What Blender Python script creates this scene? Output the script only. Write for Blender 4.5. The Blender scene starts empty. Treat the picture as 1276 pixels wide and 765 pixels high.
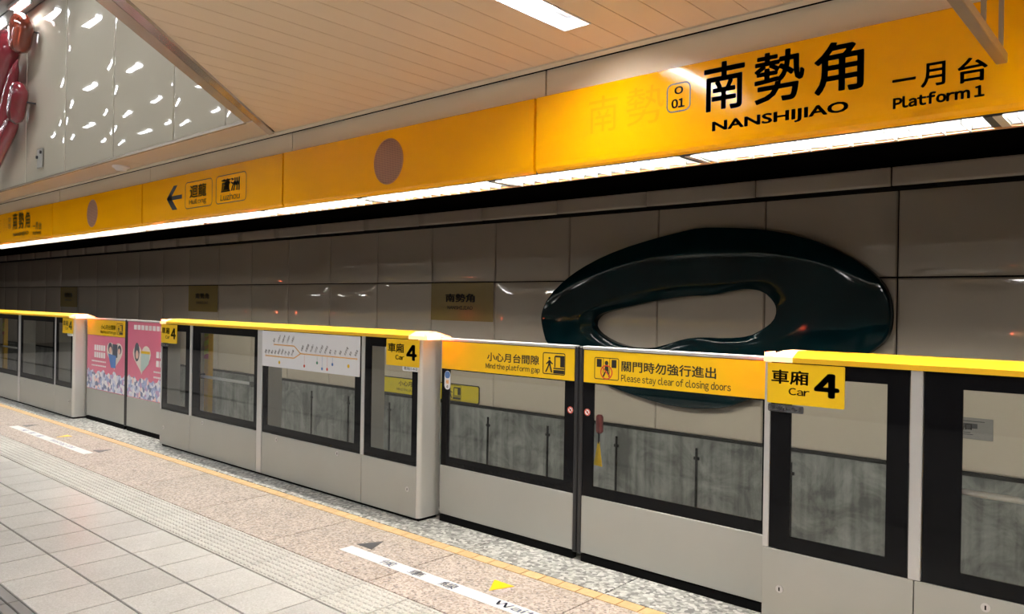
import bpy, bmesh, math, random
from mathutils import Vector, Matrix
random.seed(7)
C = bpy.context.scene.collection
SC = bpy.context.scene

# ---------------------------------------------------------------- camera
YAW, PITCH, ROLL, FPX, DIST, HGT = 0.7246381, -0.0017380, 0.0162184, 955.7495, 3.6505692, 1.55
cam_data = bpy.data.cameras.new('camera'); cam = bpy.data.objects.new('camera', cam_data); C.objects.link(cam)
fw = Vector((-math.sin(YAW)*math.cos(PITCH), math.cos(YAW)*math.cos(PITCH), math.sin(PITCH)))
rt = Vector((math.cos(YAW), math.sin(YAW), 0.0)); up = rt.cross(fw)
r2 = rt*math.cos(ROLL) + up*math.sin(ROLL); u2 = -rt*math.sin(ROLL) + up*math.cos(ROLL)
cam.matrix_world = Matrix(((r2.x, u2.x, -fw.x, 0.0), (r2.y, u2.y, -fw.y, -DIST), (r2.z, u2.z, -fw.z, HGT), (0, 0, 0, 1)))
cam_data.sensor_width = 36.0; cam_data.lens = FPX*36.0/1276.0
cam_data.clip_start = 0.02; cam_data.clip_end = 200
SC.camera = cam

# ---------------------------------------------------------------- world, exposure
w = bpy.data.worlds.new('world'); SC.world = w; w.use_nodes = True
w.node_tree.nodes['Background'].inputs[0].default_value = (0.02, 0.02, 0.022, 1)
w.node_tree.nodes['Background'].inputs[1].default_value = 1.0
SC.view_settings.view_transform = 'Standard'; SC.view_settings.look = 'None'
SC.view_settings.exposure = 1.12; SC.view_settings.gamma = 1.0
SC.cycles.max_bounces = 10; SC.cycles.diffuse_bounces = 5; SC.cycles.transparent_max_bounces = 16
SC.cycles.sample_clamp_indirect = 4.0; SC.cycles.caustics_reflective = False; SC.cycles.caustics_refractive = False
E_TUBE, E_STRIP, E_UP, E_LAMP = 150.0, 35.0, 22.0, 26.0

# ---------------------------------------------------------------- material helpers
MATS = {}
def mat(name, col, rough=0.5, metal=0.0, spec=0.5, coat=0.0, var=0.04, scale=6.0, bump=0.0, bscale=40.0,
        emit=None, es=0.0, per_obj=0.0, alpha=None):
    m = bpy.data.materials.new(name); m.use_nodes = True; MATS[name] = m
    nt = m.node_tree; b = nt.nodes['Principled BSDF']
    b.inputs['Roughness'].default_value = rough; b.inputs['Metallic'].default_value = metal
    b.inputs['Specular IOR Level'].default_value = spec; b.inputs['Coat Weight'].default_value = coat
    b.inputs['Coat Roughness'].default_value = 0.03
    geo = nt.nodes.new('ShaderNodeNewGeometry')
    n = nt.nodes.new('ShaderNodeTexNoise'); n.inputs['Scale'].default_value = scale; n.inputs['Detail'].default_value = 4
    nt.links.new(geo.outputs['Position'], n.inputs['Vector'])
    mr = nt.nodes.new('ShaderNodeMapRange'); mr.inputs[1].default_value = 0.25; mr.inputs[2].default_value = 0.75
    mr.inputs[3].default_value = 1-var; mr.inputs[4].default_value = 1+var
    nt.links.new(n.outputs['Fac'], mr.inputs[0])
    hsv = nt.nodes.new('ShaderNodeHueSaturation'); hsv.inputs['Color'].default_value = (*col, 1)
    if per_obj:
        oi = nt.nodes.new('ShaderNodeObjectInfo'); m2 = nt.nodes.new('ShaderNodeMapRange')
        m2.inputs[3].default_value = 1-per_obj; m2.inputs[4].default_value = 1+per_obj
        nt.links.new(oi.outputs['Random'], m2.inputs[0])
        mm = nt.nodes.new('ShaderNodeMath'); mm.operation = 'MULTIPLY'
        nt.links.new(mr.outputs[0], mm.inputs[0]); nt.links.new(m2.outputs[0], mm.inputs[1])
        nt.links.new(mm.outputs[0], hsv.inputs['Value'])
    else:
        nt.links.new(mr.outputs[0], hsv.inputs['Value'])
    nt.links.new(hsv.outputs[0], b.inputs['Base Color'])
    if bump:
        n2 = nt.nodes.new('ShaderNodeTexNoise'); n2.inputs['Scale'].default_value = bscale; n2.inputs['Detail'].default_value = 3
        nt.links.new(geo.outputs['Position'], n2.inputs['Vector'])
        bp = nt.nodes.new('ShaderNodeBump'); bp.inputs['Strength'].default_value = bump; bp.inputs['Distance'].default_value = 0.01
        nt.links.new(n2.outputs['Fac'], bp.inputs['Height']); nt.links.new(bp.outputs[0], b.inputs['Normal'])
    if emit:
        b.inputs['Emission Color'].default_value = (*emit, 1); b.inputs['Emission Strength'].default_value = es
    return m

def granite(name, cols, scale, rough=0.45, per=0.05):
    m = bpy.data.materials.new(name); m.use_nodes = True; MATS[name] = m
    nt = m.node_tree; b = nt.nodes['Principled BSDF']; b.inputs['Roughness'].default_value = rough
    b.inputs['Specular IOR Level'].default_value = 0.35
    geo = nt.nodes.new('ShaderNodeNewGeometry')
    v = nt.nodes.new('ShaderNodeTexVoronoi'); v.inputs['Scale'].default_value = scale
    n0 = nt.nodes.new('ShaderNodeTexNoise'); n0.inputs['Scale'].default_value = scale*0.6; n0.inputs['Detail'].default_value = 5
    mixv = nt.nodes.new('ShaderNodeMix'); mixv.data_type = 'VECTOR'; mixv.inputs[0].default_value = 0.02
    nt.links.new(geo.outputs['Position'], n0.inputs['Vector'])
    nt.links.new(geo.outputs['Position'], mixv.inputs[4]); nt.links.new(n0.outputs['Color'], mixv.inputs[5])
    nt.links.new(mixv.outputs[1], v.inputs['Vector'])
    sep = nt.nodes.new('ShaderNodeSeparateColor'); nt.links.new(v.outputs['Color'], sep.inputs[0])
    r = nt.nodes.new('ShaderNodeValToRGB'); r.color_ramp.interpolation = 'CONSTANT'
    el = r.color_ramp.elements
    for i, (p, c) in enumerate(cols):
        if i < 2: e = el[i]; e.position = p
        else: e = el.new(p)
        e.color = (*c, 1)
    nt.links.new(sep.outputs[0], r.inputs[0])
    oi = nt.nodes.new('ShaderNodeObjectInfo'); m2 = nt.nodes.new('ShaderNodeMapRange')
    m2.inputs[3].default_value = 1-per; m2.inputs[4].default_value = 1+per
    nt.links.new(oi.outputs['Random'], m2.inputs[0])
    n1 = nt.nodes.new('ShaderNodeTexNoise'); n1.inputs['Scale'].default_value = 3.0
    nt.links.new(geo.outputs['Position'], n1.inputs['Vector'])
    m3 = nt.nodes.new('ShaderNodeMapRange'); m3.inputs[1].default_value = .3; m3.inputs[2].default_value = .7
    m3.inputs[3].default_value = 0.93; m3.inputs[4].default_value = 1.05
    nt.links.new(n1.outputs['Fac'], m3.inputs[0])
    mm = nt.nodes.new('ShaderNodeMath'); mm.operation = 'MULTIPLY'
    nt.links.new(m2.outputs[0], mm.inputs[0]); nt.links.new(m3.outputs[0], mm.inputs[1])
    h = nt.nodes.new('ShaderNodeHueSaturation'); nt.links.new(r.outputs[0], h.inputs['Color']); nt.links.new(mm.outputs[0], h.inputs['Value'])
    nt.links.new(h.outputs[0], b.inputs['Base Color'])
    return m

def emis(name, col, s):
    m = bpy.data.materials.new(name); m.use_nodes = True; MATS[name] = m
    nt = m.node_tree; nt.nodes.remove(nt.nodes['Principled BSDF'])
    e = nt.nodes.new('ShaderNodeEmission'); e.inputs[0].default_value = (*col, 1); e.inputs[1].default_value = s
    nt.links.new(e.outputs[0], nt.nodes['Material Output'].inputs[0]); return m

def glass(name, tint, ior=1.4):
    m = bpy.data.materials.new(name); m.use_nodes = True; MATS[name] = m
    nt = m.node_tree; nt.nodes.remove(nt.nodes['Principled BSDF'])
    t = nt.nodes.new('ShaderNodeBsdfTransparent'); t.inputs[0].default_value = (*tint, 1)
    g = nt.nodes.new('ShaderNodeBsdfGlossy'); g.inputs['Roughness'].default_value = 0.015; g.inputs[0].default_value = (1, 1, 1, 1)
    f = nt.nodes.new('ShaderNodeFresnel'); geo = nt.nodes.new('ShaderNodeNewGeometry'); mr = nt.nodes.new('ShaderNodeMapRange')
    mr.inputs[3].default_value = ior; mr.inputs[4].default_value = 1/ior      # both faces of the sheet reflect alike
    nt.links.new(geo.outputs['Backfacing'], mr.inputs[0]); nt.links.new(mr.outputs[0], f.inputs[0])
    x = nt.nodes.new('ShaderNodeMixShader'); nt.links.new(f.outputs[0], x.inputs[0])
    nt.links.new(t.outputs[0], x.inputs[1]); nt.links.new(g.outputs[0], x.inputs[2])
    nt.links.new(x.outputs[0], nt.nodes['Material Output'].inputs[0]); return m

def concrete(name):
    m = mat(name, (0.16, 0.16, 0.155), rough=0.75, spec=0.3, var=0.0)
    nt = m.node_tree; b = nt.nodes['Principled BSDF']
    geo = nt.nodes.new('ShaderNodeNewGeometry')
    a = nt.nodes.new('ShaderNodeTexNoise'); a.inputs['Scale'].default_value = 2.2; a.inputs['Detail'].default_value = 9; a.inputs['Roughness'].default_value = 0.68
    a.inputs['Distortion'].default_value = 1.2
    nt.links.new(geo.outputs['Position'], a.inputs['Vector'])
    mp = nt.nodes.new('ShaderNodeMapping'); mp.inputs['Scale'].default_value = (14, 1, 0.7)
    nt.links.new(geo.outputs['Position'], mp.inputs['Vector'])
    s = nt.nodes.new('ShaderNodeTexNoise'); s.inputs['Scale'].default_value = 1.0; s.inputs['Detail'].default_value = 5
    nt.links.new(mp.outputs[0], s.inputs['Vector'])
    ad = nt.nodes.new('ShaderNodeMix'); ad.inputs[0].default_value = 0.35
    nt.links.new(a.outputs['Fac'], ad.inputs[2]); nt.links.new(s.outputs['Fac'], ad.inputs[3])
    r = nt.nodes.new('ShaderNodeValToRGB'); e = r.color_ramp.elements
    e[0].position = 0.41; e[0].color = (0.085, 0.09, 0.085, 1); e[1].position = 0.61; e[1].color = (0.27, 0.275, 0.26, 1)
    nt.links.new(ad.outputs[0], r.inputs[0]); nt.links.new(r.outputs[0], b.inputs['Base Color'])
    bp = nt.nodes.new('ShaderNodeBump'); bp.inputs['Strength'].default_value = 0.4; bp.inputs['Distance'].default_value = 0.02
    nt.links.new(a.outputs['Fac'], bp.inputs['Height']); nt.links.new(bp.outputs[0], b.inputs['Normal'])
    return m

def crowd_mat(name):
    # printed picture at the foot of the posters: patches of pale blue, white and violet
    m = mat(name, (0.5, 0.5, 0.7), rough=0.35, var=0.0); nt = m.node_tree; b = nt.nodes['Principled BSDF']
    geo = nt.nodes.new('ShaderNodeNewGeometry'); v = nt.nodes.new('ShaderNodeTexVoronoi'); v.inputs['Scale'].default_value = 22
    nt.links.new(geo.outputs['Position'], v.inputs['Vector'])
    sep = nt.nodes.new('ShaderNodeSeparateColor'); nt.links.new(v.outputs['Color'], sep.inputs[0])
    r = nt.nodes.new('ShaderNodeValToRGB'); r.color_ramp.interpolation = 'CONSTANT'; el = r.color_ramp.elements
    cs = [(0, (.62, .66, .8)), (.2, (.16, .2, .36)), (.36, (.8, .8, .84)), (.6, (.34, .42, .66)), (.78, (.5, .34, .55)), (.9, (.85, .62, .6))]
    for i, (p, c) in enumerate(cs):
        e = el[i] if i < 2 else el.new(p); e.position = p; e.color = (*c, 1)
    nt.links.new(sep.outputs[0], r.inputs[0]); nt.links.new(r.outputs[0], b.inputs['Base Color']); return m

def perforated(name):
    m = mat(name, (0.33, 0.14, 0.07), rough=0.5, var=0.0); nt = m.node_tree; b = nt.nodes['Principled BSDF']
    geo = nt.nodes.new('ShaderNodeNewGeometry'); v = nt.nodes.new('ShaderNodeTexVoronoi'); v.inputs['Scale'].default_value = 75; v.inputs['Randomness'].default_value = 0.0
    nt.links.new(geo.outputs['Position'], v.inputs['Vector'])
    r = nt.nodes.new('ShaderNodeValToRGB'); r.color_ramp.elements[0].position = .35; r.color_ramp.elements[0].color = (.10, .03, .015, 1)
    r.color_ramp.elements[1].position = .5; r.color_ramp.elements[1].color = (.42, .2, .12, 1)
    nt.links.new(v.outputs['Distance'], r.inputs[0]); nt.links.new(r.outputs[0], b.inputs['Base Color']); return m

# colours
steel = mat('brushed_steel', (0.66, 0.66, 0.63), rough=0.42, metal=0.55, var=0.03, scale=3)
steel_panel = mat('steel_panel', (0.43, 0.44, 0.415), rough=0.5, metal=0.45, var=0.03, scale=2)
alu = mat('aluminium_rail', (0.6, 0.6, 0.6), rough=0.3, metal=0.6, var=0.02)
blk = mat('black_frit', (0.004, 0.004, 0.005), rough=0.03, spec=0.13, var=0.0)
rubber = mat('black_rubber', (0.015, 0.015, 0.017), rough=0.35, var=0.0)
void = mat('black_paint_and_shade', (0.004, 0.004, 0.004), rough=0.9, spec=0.1, var=0.0)  # black parts, and the painted shade under the gate leaves
yellow = mat('yellow_film', (0.84, 0.53, 0.003), rough=0.28, var=0.02)
capyel = mat('yellow_cap', (0.78, 0.44, 0.012), rough=0.3, var=0.02)
fascia_m = mat('orange_yellow_enamel', (1.0, 0.44, 0.0), rough=0.10, spec=0.35, var=0.02, scale=1.5)
ink = mat('black_ink', (0.012, 0.01, 0.008), rough=0.4, var=0.0)
white_ink = mat('white_ink', (0.8, 0.8, 0.8), rough=0.4, var=0.0)
white_paint = mat('white_paint', (0.72, 0.73, 0.72), rough=0.4, var=0.06, scale=9)
blue_ink = mat('blue_ink', (0.17, 0.19, 0.38), rough=0.5, var=0.15, scale=60)
red_ink = mat('red_ink', (0.62, 0.07, 0.04), rough=0.4, var=0.0)
orange_ink = mat('orange_ink', (0.75, 0.36, 0.05), rough=0.4, var=0.0)
grey_plate = mat('grey_plate', (0.06, 0.06, 0.065), rough=0.4, var=0.0)
white_plate = mat('white_plate', (0.74, 0.75, 0.78), rough=0.3, var=0.01)
pink = mat('pink_film', (0.68, 0.17, 0.27), rough=0.3, var=0.03)
heart_w = mat('heart_paper', (0.72, 0.66, 0.6), rough=0.4, var=0.02)
crowd = crowd_mat('poster_crowd_print')
dark_print = mat('dark_print', (0.05, 0.06, 0.09), rough=0.4, var=0.1)
blue_print = mat('blue_print', (0.08, 0.2, 0.5), rough=0.4, var=0.1)
skin_print = mat('skin_print', (0.75, 0.5, 0.4), rough=0.4, var=0.0)
mint_print = mat('mint_print', (0.45, 0.58, 0.55), rough=0.4, var=0.05)
wallp = mat('taupe_enamel', (0.56, 0.49, 0.405), rough=0.05, spec=1.0, var=0.02, scale=0.8, per_obj=0.02)
gold_film = mat('gold_film', (0.33, 0.24, 0.08), rough=0.14, var=0.02)
conc = concrete('weathered_concrete')
teal = mat('dark_teal_glaze', (0.0015, 0.016, 0.021), rough=0.06, spec=0.22, var=0.35, scale=1.6)
glossw = mat('cream_glass_panel', (0.64, 0.585, 0.47), rough=0.03, spec=0.6, var=0.01, scale=0.5, per_obj=0.01)
ceilm = mat('beige_ceiling_enamel', (0.78, 0.61, 0.44), rough=0.42, spec=0.4, var=0.02, scale=0.7, per_obj=0.02)
beige = mat('beige_trim', (0.80, 0.72, 0.58), rough=0.3, spec=0.5, var=0.02, scale=1)
bronze = mat('polished_bronze_trim', (0.70, 0.62, 0.54), rough=0.14, metal=0.75, var=0.03, scale=2)
lip_m = mat('copper_orange_lip', (0.55, 0.24, 0.08), rough=0.4, var=0.03)
soffit_m = mat('soffit_enamel', (0.58, 0.49, 0.39), rough=0.35, var=0.02, scale=1)
satin = mat('satin_beige_trim', (0.50, 0.42, 0.34), rough=0.25, metal=0.35, var=0.03, scale=2)
groove = mat('dark_joint', (0.03, 0.025, 0.022), rough=0.8, var=0.0)
grout = mat('grey_grout', (0.05, 0.047, 0.043), rough=0.8, var=0.05)
tile_m = granite('cream_floor_tile', [(0, (0.475, 0.460, 0.428)), (.4, (0.522, 0.507, 0.483)), (.7, (0.562, 0.546, 0.522)), (.93, (0.436, 0.411, 0.388))], 160, rough=0.3, per=0.07)
tact_m = granite('cream_tactile_tile', [(0, (0.433, 0.426, 0.387)), (.4, (0.495, 0.480, 0.440)), (.7, (0.533, 0.519, 0.480)), (.93, (0.387, 0.371, 0.340))], 160, rough=0.45, per=0.05)
pinkg = granite('pink_granite', [(0, (0.344, 0.279, 0.230)), (.3, (0.492, 0.418, 0.369)), (.55, (0.410, 0.353, 0.312)), (.75, (0.541, 0.467, 0.410)), (.9, (0.213, 0.180, 0.164))], 85, rough=0.5)
greyg = granite('grey_granite', [(0, (0.285, 0.285, 0.266)), (.3, (0.475, 0.475, 0.446)), (.5, (0.180, 0.180, 0.171)), (.68, (0.380, 0.380, 0.361)), (.85, (0.570, 0.570, 0.541))], 48, rough=0.5)
yel_tile = mat('ochre_tile', (0.60, 0.40, 0.19), rough=0.5, var=0.12, scale=25, per_obj=0.06)
dark_tile = mat('grey_drain_tile', (0.22, 0.21, 0.20), rough=0.45, var=0.1, per_obj=0.08)
tube_m = emis('fluorescent_tube', (1.0, 0.97, 0.88), E_TUBE)
strip_m = emis('ceiling_light_panel', (0.98, 0.96, 0.93), E_STRIP)
upm = emis('upper_light_panel', (0.95, 0.97, 1.0), E_UP)
troffer = mat('troffer_enamel', (0.05, 0.05, 0.048), rough=0.5, var=0.0)
louv = mat('louvre_aluminium', (0.22, 0.22, 0.21), rough=0.5, metal=0.0, var=0.0)
reflector = mat('white_reflector', (0.8, 0.82, 0.85), rough=0.3, var=0.0)
lamp_red = emis('warning_lamp_glow', (1.0, 0.11, 0.045), E_LAMP)
lamp_core = mat('lamp_lens', (0.95, 0.55, 0.3), rough=0.3, var=0.0, emit=(1.0, 0.50, 0.20), es=0.8)
clear = glass('window_glass', (0.92, 0.93, 0.91))
upceil = mat('dark_grey_ceiling', (0.16, 0.17, 0.16), rough=0.5, var=0.05)
back_m = mat('hall_wall_cream', (0.22, 0.21, 0.19), rough=0.3, var=0.03)
bal = mat('track_ballast', (0.18, 0.175, 0.16), rough=0.9, var=0.3, scale=30, bump=0.5)
rail_m = mat('rail_steel', (0.25, 0.2, 0.17), rough=0.35, metal=0.8)
lime = mat('lime_film', (0.75, 0.8, 0.02), rough=0.4, var=0.02)
amber = mat('amber_pillar', (0.9, 0.52, 0.02), rough=0.4, var=0.04)
red_pl = mat('dark_red_plastic', (0.22, 0.02, 0.02), rough=0.35, var=0.0)
art_red = mat('translucent_red_resin', (0.30, 0.03, 0.045), rough=0.1, spec=0.6, var=0.3, scale=2.0)
art_or = mat('translucent_orange_resin', (0.27, 0.05, 0.025), rough=0.1, spec=0.6, var=0.3, scale=2.0)
for _m in (art_red, art_or):
    _b = _m.node_tree.nodes['Principled BSDF']; _b.inputs['Transmission Weight'].default_value = 0.25
    _b.inputs['Coat Weight'].default_value = 0.6

# ---------------------------------------------------------------- object helpers
def obj(name, bm, m, parent=None, smooth=False):
    if isinstance(bm, bpy.types.Mesh): me = bm
    else:
        me = bpy.data.meshes.new(name); bm.normal_update(); bm.to_mesh(me); bm.free()
        if m is not None: me.materials.append(m)
        if smooth: me.shade_smooth()
    o = bpy.data.objects.new(name, me); C.objects.link(o)
    if parent is not None: o.parent = parent
    return o
def empty(name, loc=(0, 0, 0)):
    o = bpy.data.objects.new(name, None); C.objects.link(o); o.location = loc; o.empty_display_size = .2; return o
def tag(o, label, cat, group=None):
    o['label'] = label; o['category'] = cat
    if group: o['group'] = group
    return o
def struct(o): o['kind'] = 'structure'; return o
def box(bm, x0, x1, y0, y1, z0, z1, bev=0.0):
    vs = [bm.verts.new(p) for p in ((x0,y0,z0),(x1,y0,z0),(x1,y1,z0),(x0,y1,z0),(x0,y0,z1),(x1,y0,z1),(x1,y1,z1),(x0,y1,z1))]
    fs = [bm.faces.new([vs[i] for i in f]) for f in ((0,3,2,1),(4,5,6,7),(0,1,5,4),(1,2,6,5),(2,3,7,6),(3,0,4,7))]
    if bev:
        es = list({e for f in fs for e in f.edges})
        bmesh.ops.bevel(bm, geom=es, offset=bev, segments=1, affect='EDGES', profile=0.5)
    return bm
def B(*a, bev=0.0): return box(bmesh.new(), *a, bev=bev)
def boxes(*l):
    bm = bmesh.new()
    for a in l: box(bm, *a)
    return bm
def prism(pts, ax, a, b, bm=None):
    """pts: 2-D outline (counter-clockwise), extruded along axis ax from a to b"""
    bm = bm or bmesh.new()
    def P(p, t):
        return {'X': (t, p[0], p[1]), 'Y': (p[0], t, p[1]), 'Z': (p[0], p[1], t)}[ax]
    A = [bm.verts.new(P(p, a)) for p in pts]; Bv = [bm.verts.new(P(p, b)) for p in pts]
    n = len(pts); bm.faces.new(A[::-1]); bm.faces.new(Bv)
    for i in range(n): bm.faces.new((A[i], A[(i+1) % n], Bv[(i+1) % n], Bv[i]))
    bmesh.ops.recalc_face_normals(bm, faces=bm.faces[:]); return bm
def rrect(x0, x1, z0, z1, r, seg=4):
    out = []
    for cx, cz, a0 in ((x1-r, z1-r, 0), (x0+r, z1-r, 90), (x0+r, z0+r, 180), (x1-r, z0+r, 270)):
        for i in range(seg+1):
            a = math.radians(a0 + 90*i/seg); out.append((cx+r*math.cos(a), cz+r*math.sin(a)))
    return out
def plate(name, x0, x1, z0, z1, y, m, parent, r=0.008, t=0.003):
    return obj(name, prism(rrect(x0, x1, z0, z1, r), 'Y', y-t, y), m, parent)
def rring(x0, x1, z0, z1, r, wd, y, bm=None, t=0.001):
    bm = bm or bmesh.new(); o = rrect(x0, x1, z0, z1, r); i = rrect(x0+wd, x1-wd, z0+wd, z1-wd, max(r-wd, .001))
    A = [bm.verts.new((p[0], y, p[1])) for p in o]; Bv = [bm.verts.new((p[0], y, p[1])) for p in i]; n = len(o)
    for k in range(n): bm.faces.new((A[k], Bv[k], Bv[(k+1) % n], A[(k+1) % n]))
    return bm
def disc(cx, cz, r, y, bm=None, n=16, rz=None):
    bm = bm or bmesh.new(); rz = rz or r
    bm.faces.new([bm.verts.new((cx+r*math.cos(-2*math.pi*k/n), y, cz+rz*math.sin(-2*math.pi*k/n))) for k in range(n)]); return bm
def quad(bm, pts, y):
    bm.faces.new([bm.verts.new((p[0], y, p[1])) for p in pts]); return bm
def cyl(bm, a, b, r, n=12, r2=None):
    a = Vector(a); b = Vector(b); d = (b-a).normalized()
    s = d.orthogonal().normalized(); t = d.cross(s); r2 = r if r2 is None else r2
    A = [bm.verts.new(a+(s*math.cos(2*math.pi*k/n)+t*math.sin(2*math.pi*k/n))*r) for k in range(n)]
    Bv = [bm.verts.new(b+(s*math.cos(2*math.pi*k/n)+t*math.sin(2*math.pi*k/n))*r2) for k in range(n)]
    bm.faces.new(A[::-1]); bm.faces.new(Bv)
    for k in range(n): bm.faces.new((A[k], A[(k+1) % n], Bv[(k+1) % n], Bv[k]))
    return bm
def raw_text(s, shear=0.0):
    c = bpy.data.curves.new('text', 'FONT'); c.body = s; c.shear = shear; c.resolution_u = 3
    o = bpy.data.objects.new('text', c); C.objects.link(o)
    dg = bpy.context.evaluated_depsgraph_get(); dg.update()
    me = bpy.data.meshes.new_from_object(o.evaluated_get(dg)); bpy.data.objects.remove(o); bpy.data.curves.remove(c)
    vs = [tuple(v.co) for v in me.vertices]; fs = [tuple(p.vertices) for p in me.polygons]; bpy.data.meshes.remove(me)
    return vs, fs
GL = {}
def sans(s):
    """plain grotesque lettering: the wide forms of the letters set with their own spacing"""
    V_, F_ = [], []; cur = 0.0
    for ch in s:
        if ch == ' ': cur += .26; continue
        if ch not in GL:
            GL[ch] = raw_text(chr(ord(ch)+0xFEE0))
        vs, fs = GL[ch]; a = min(v[0] for v in vs); b_ = max(v[0] for v in vs); n = len(V_)
        V_ += [(v[0]-a+cur, v[1], 0) for v in vs]; F_ += [tuple(i+n for i in f) for f in fs]; cur += b_-a+.085
    return V_, F_
def text_data(s, bold=0.0, style='cjk'):
    vs, fs = sans(s) if style == 'sans' else raw_text(s)
    if not bold: return vs, fs
    V_, F_ = [], []
    for dx, dy in ((0, 0), (1, 0), (-1, 0), (0, .8), (0, -.8), (.7, .6), (-.7, .6), (.7, -.6), (-.7, -.6)):
        n = len(V_); V_ += [(v[0]+dx*bold, v[1]+dy*bold, 0) for v in vs]; F_ += [tuple(i+n for i in f) for f in fs]
    return V_, F_
def text_mesh(s, bold=0.0, style='cjk'):
    vs, fs = text_data(s, bold, style); me = bpy.data.meshes.new('lettering'); me.from_pydata(vs, [], fs); return me
def text(s, x0, x1, z0, z1, y, m, parent, name='lettering', bold=0.0, plane='XZ', style=None):
    """lettering whose ink fills x0..x1 by z0..z1 on the plane y (or on the floor for plane XY)"""
    if style is None: style = 'sans' if all(33 <= ord(ch) < 127 or ch == ' ' for ch in s) else 'cjk'
    me = text_mesh(s, bold, style)
    xs = [v.co.x for v in me.vertices]; ys = [v.co.y for v in me.vertices]
    ax, bx, ay, by = min(xs), max(xs), min(ys), max(ys)
    for v in me.vertices:
        X = x0+(v.co.x-ax)/(bx-ax)*(x1-x0); Z = z0+(v.co.y-ay)/max(by-ay, 1e-6)*(z1-z0)
        v.co = (X, y, Z) if plane == 'XZ' else (X, Z, y)
    me.materials.append(m)
    return obj(name, me, m, parent)
def copy_tree(o, parent=None):
    c = o.copy(); C.objects.link(c)
    if parent is not None: c.parent = parent
    for ch in list(o.children): copy_tree(ch, c)
    return c

# ---------------------------------------------------------------- setting: floor
XG = -3.415; MOD = 0.352
floor = struct(empty('floor'))
struct(obj('grout_bed', B(-30, 4.2, -8.0, 0.36, -0.25, -0.012), grout, floor))
def tile_mesh(wx, wy, m, bev=0.0015, t=0.012):
    bm = B(0.0, wx, 0.0, wy, -t, 0.0, bev=bev); me = bpy.data.meshes.new('tile'); bm.to_mesh(me); bm.free(); me.materials.append(m); return me
def put(name, me, x, y, parent=floor, z=0.0):
    o = bpy.data.objects.new(name, me); C.objects.link(o); o.parent = parent; o.location = (x, y, z); return o
g = 0.009
tm = tile_mesh(MOD-g, 0.3475-0.012, tile_m)
for row in range(3):
    y = -1.322 - 0.3475*(row+1)
    for k in range(-27, 14): put('floor_tile', tm, XG+MOD*k+g/2, y+0.006)
# tactile tile: studs in staggered rows
bm = B(0, MOD-g, 0, 0.338, -0.012, 0.0, bev=.0015)
ns = 8
for i in range(ns):
    for j in range(ns):
        cx = (i+0.5)/ns*(MOD-g); cy = (j+0.5)/ns*0.338; a, b_ = 0.017, 0.010
        lo = [bm.verts.new((cx+dx*a, cy+dy*a, 0.0)) for dx, dy in ((-1,-.7),(1,-.7),(1,.7),(-1,.7))]
        hi = [bm.verts.new((cx+dx*b_, cy+dy*b_, 0.006)) for dx, dy in ((-1,-.7),(1,-.7),(1,.7),(-1,.7))]
        bm.faces.new(hi)
        for q in range(4): bm.faces.new((lo[q], lo[(q+1) % 4], hi[(q+1) % 4], hi[q]))
tac = bpy.data.meshes.new('tactile'); bm.to_mesh(tac); bm.free(); tac.materials.append(tact_m)
for k in range(-27, 14): put('tactile_tile', tac, XG+MOD*k+g/2, -1.315)
ps = tile_mesh(3*MOD-g, 0.678, pinkg); gs = tile_mesh(3*MOD-g, 0.55, greyg); yt = tile_mesh(MOD*3/8-0.006, 0.084, yel_tile)
for k in range(-9, 6):
    x = XG+3*MOD*k
    put('pink_granite_slab', ps, x+g/2, -0.968); put('grey_granite_slab', gs, x+g/2, -0.190)
    for q in range(8): put('edge_strip_tile', yt, x+MOD*3/8*q+0.003, -0.2825)
dt = tile_mesh(MOD*1.5-g, 0.048, dark_tile)
for k in range(-14, 6):
    put('drain_tile', dt, XG+1.5*MOD*k, -2.417); put('drain_tile', dt, XG+1.5*MOD*k, -2.475)
bm = bmesh.new()
for r in range(15):
    for k in range(-60, 18):
        y1 = -2.49-0.35*r
        box(bm, XG+MOD*k+g/2, XG+MOD*(k+1)-g/2, y1-0.343, y1, -0.012, 0.0)
o = obj('far_floor_tiles', bm, tile_m, floor); o['kind'] = 'stuff'
bm = bmesh.new()
for r in range(3):
    for k in range(-62, -27): box(bm, XG+MOD*k+g/2, XG+MOD*(k+1)-g/2, -1.322-.3475*(r+1)+.004, -1.322-.3475*r-.004, -.012, 0.0)
o = obj('distant_floor_tiles', bm, tile_m, floor); o['kind'] = 'stuff'
for nm, y0, y1, m in (('distant_pink_slabs', -.970, -.287, pinkg), ('distant_grey_slabs', -.19, .36, greyg), ('distant_strip_tiles', -.2835, -.1955, yel_tile), ('distant_tactile_tiles', -1.32, -.974, tact_m)):
    bm = bmesh.new()
    for k in range(-20, -9): box(bm, XG+3*MOD*k+g/2, XG+3*MOD*(k+1)-g/2, y0, y1, -.012, 0)
    o = obj(nm, bm, m, floor); o['kind'] = 'stuff'

# waiting line markings painted on the slabs
def marking(dx, label):
    t = empty('waiting_line_marking', (dx, 0, 0.0)); tag(t, label, 'floor marking', 'waiting line markings on the pink granite')
    obj('white_line', B(-3.99, -1.62, -0.745, -0.648, 0.0, 0.002), white_paint, t)
    for ch, a in (('候', -3.61), ('車', -3.36), ('線', -3.09)):
        text(ch, a-0.015, a+0.105, -0.735, -0.66, 0.0025, blue_ink, t, plane='XY', bold=0.006)
    text('Waiting line', -2.70, -2.02, -0.735, -0.658, 0.0025, blue_ink, t, plane='XY', bold=0.012)
    for x in (-3.92, -1.69):
        obj('dark_triangle', prism([(x-.078, -.605), (x+.078, -.605), (x, -.45)], 'Z', 0.0, 0.002), grey_plate, t)
    obj('yellow_triangle', prism([(-2.925, -.457), (-2.835, -.60), (-2.775, -.457)], 'Z', 0.0, 0.002), yellow, t)
    return t
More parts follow.
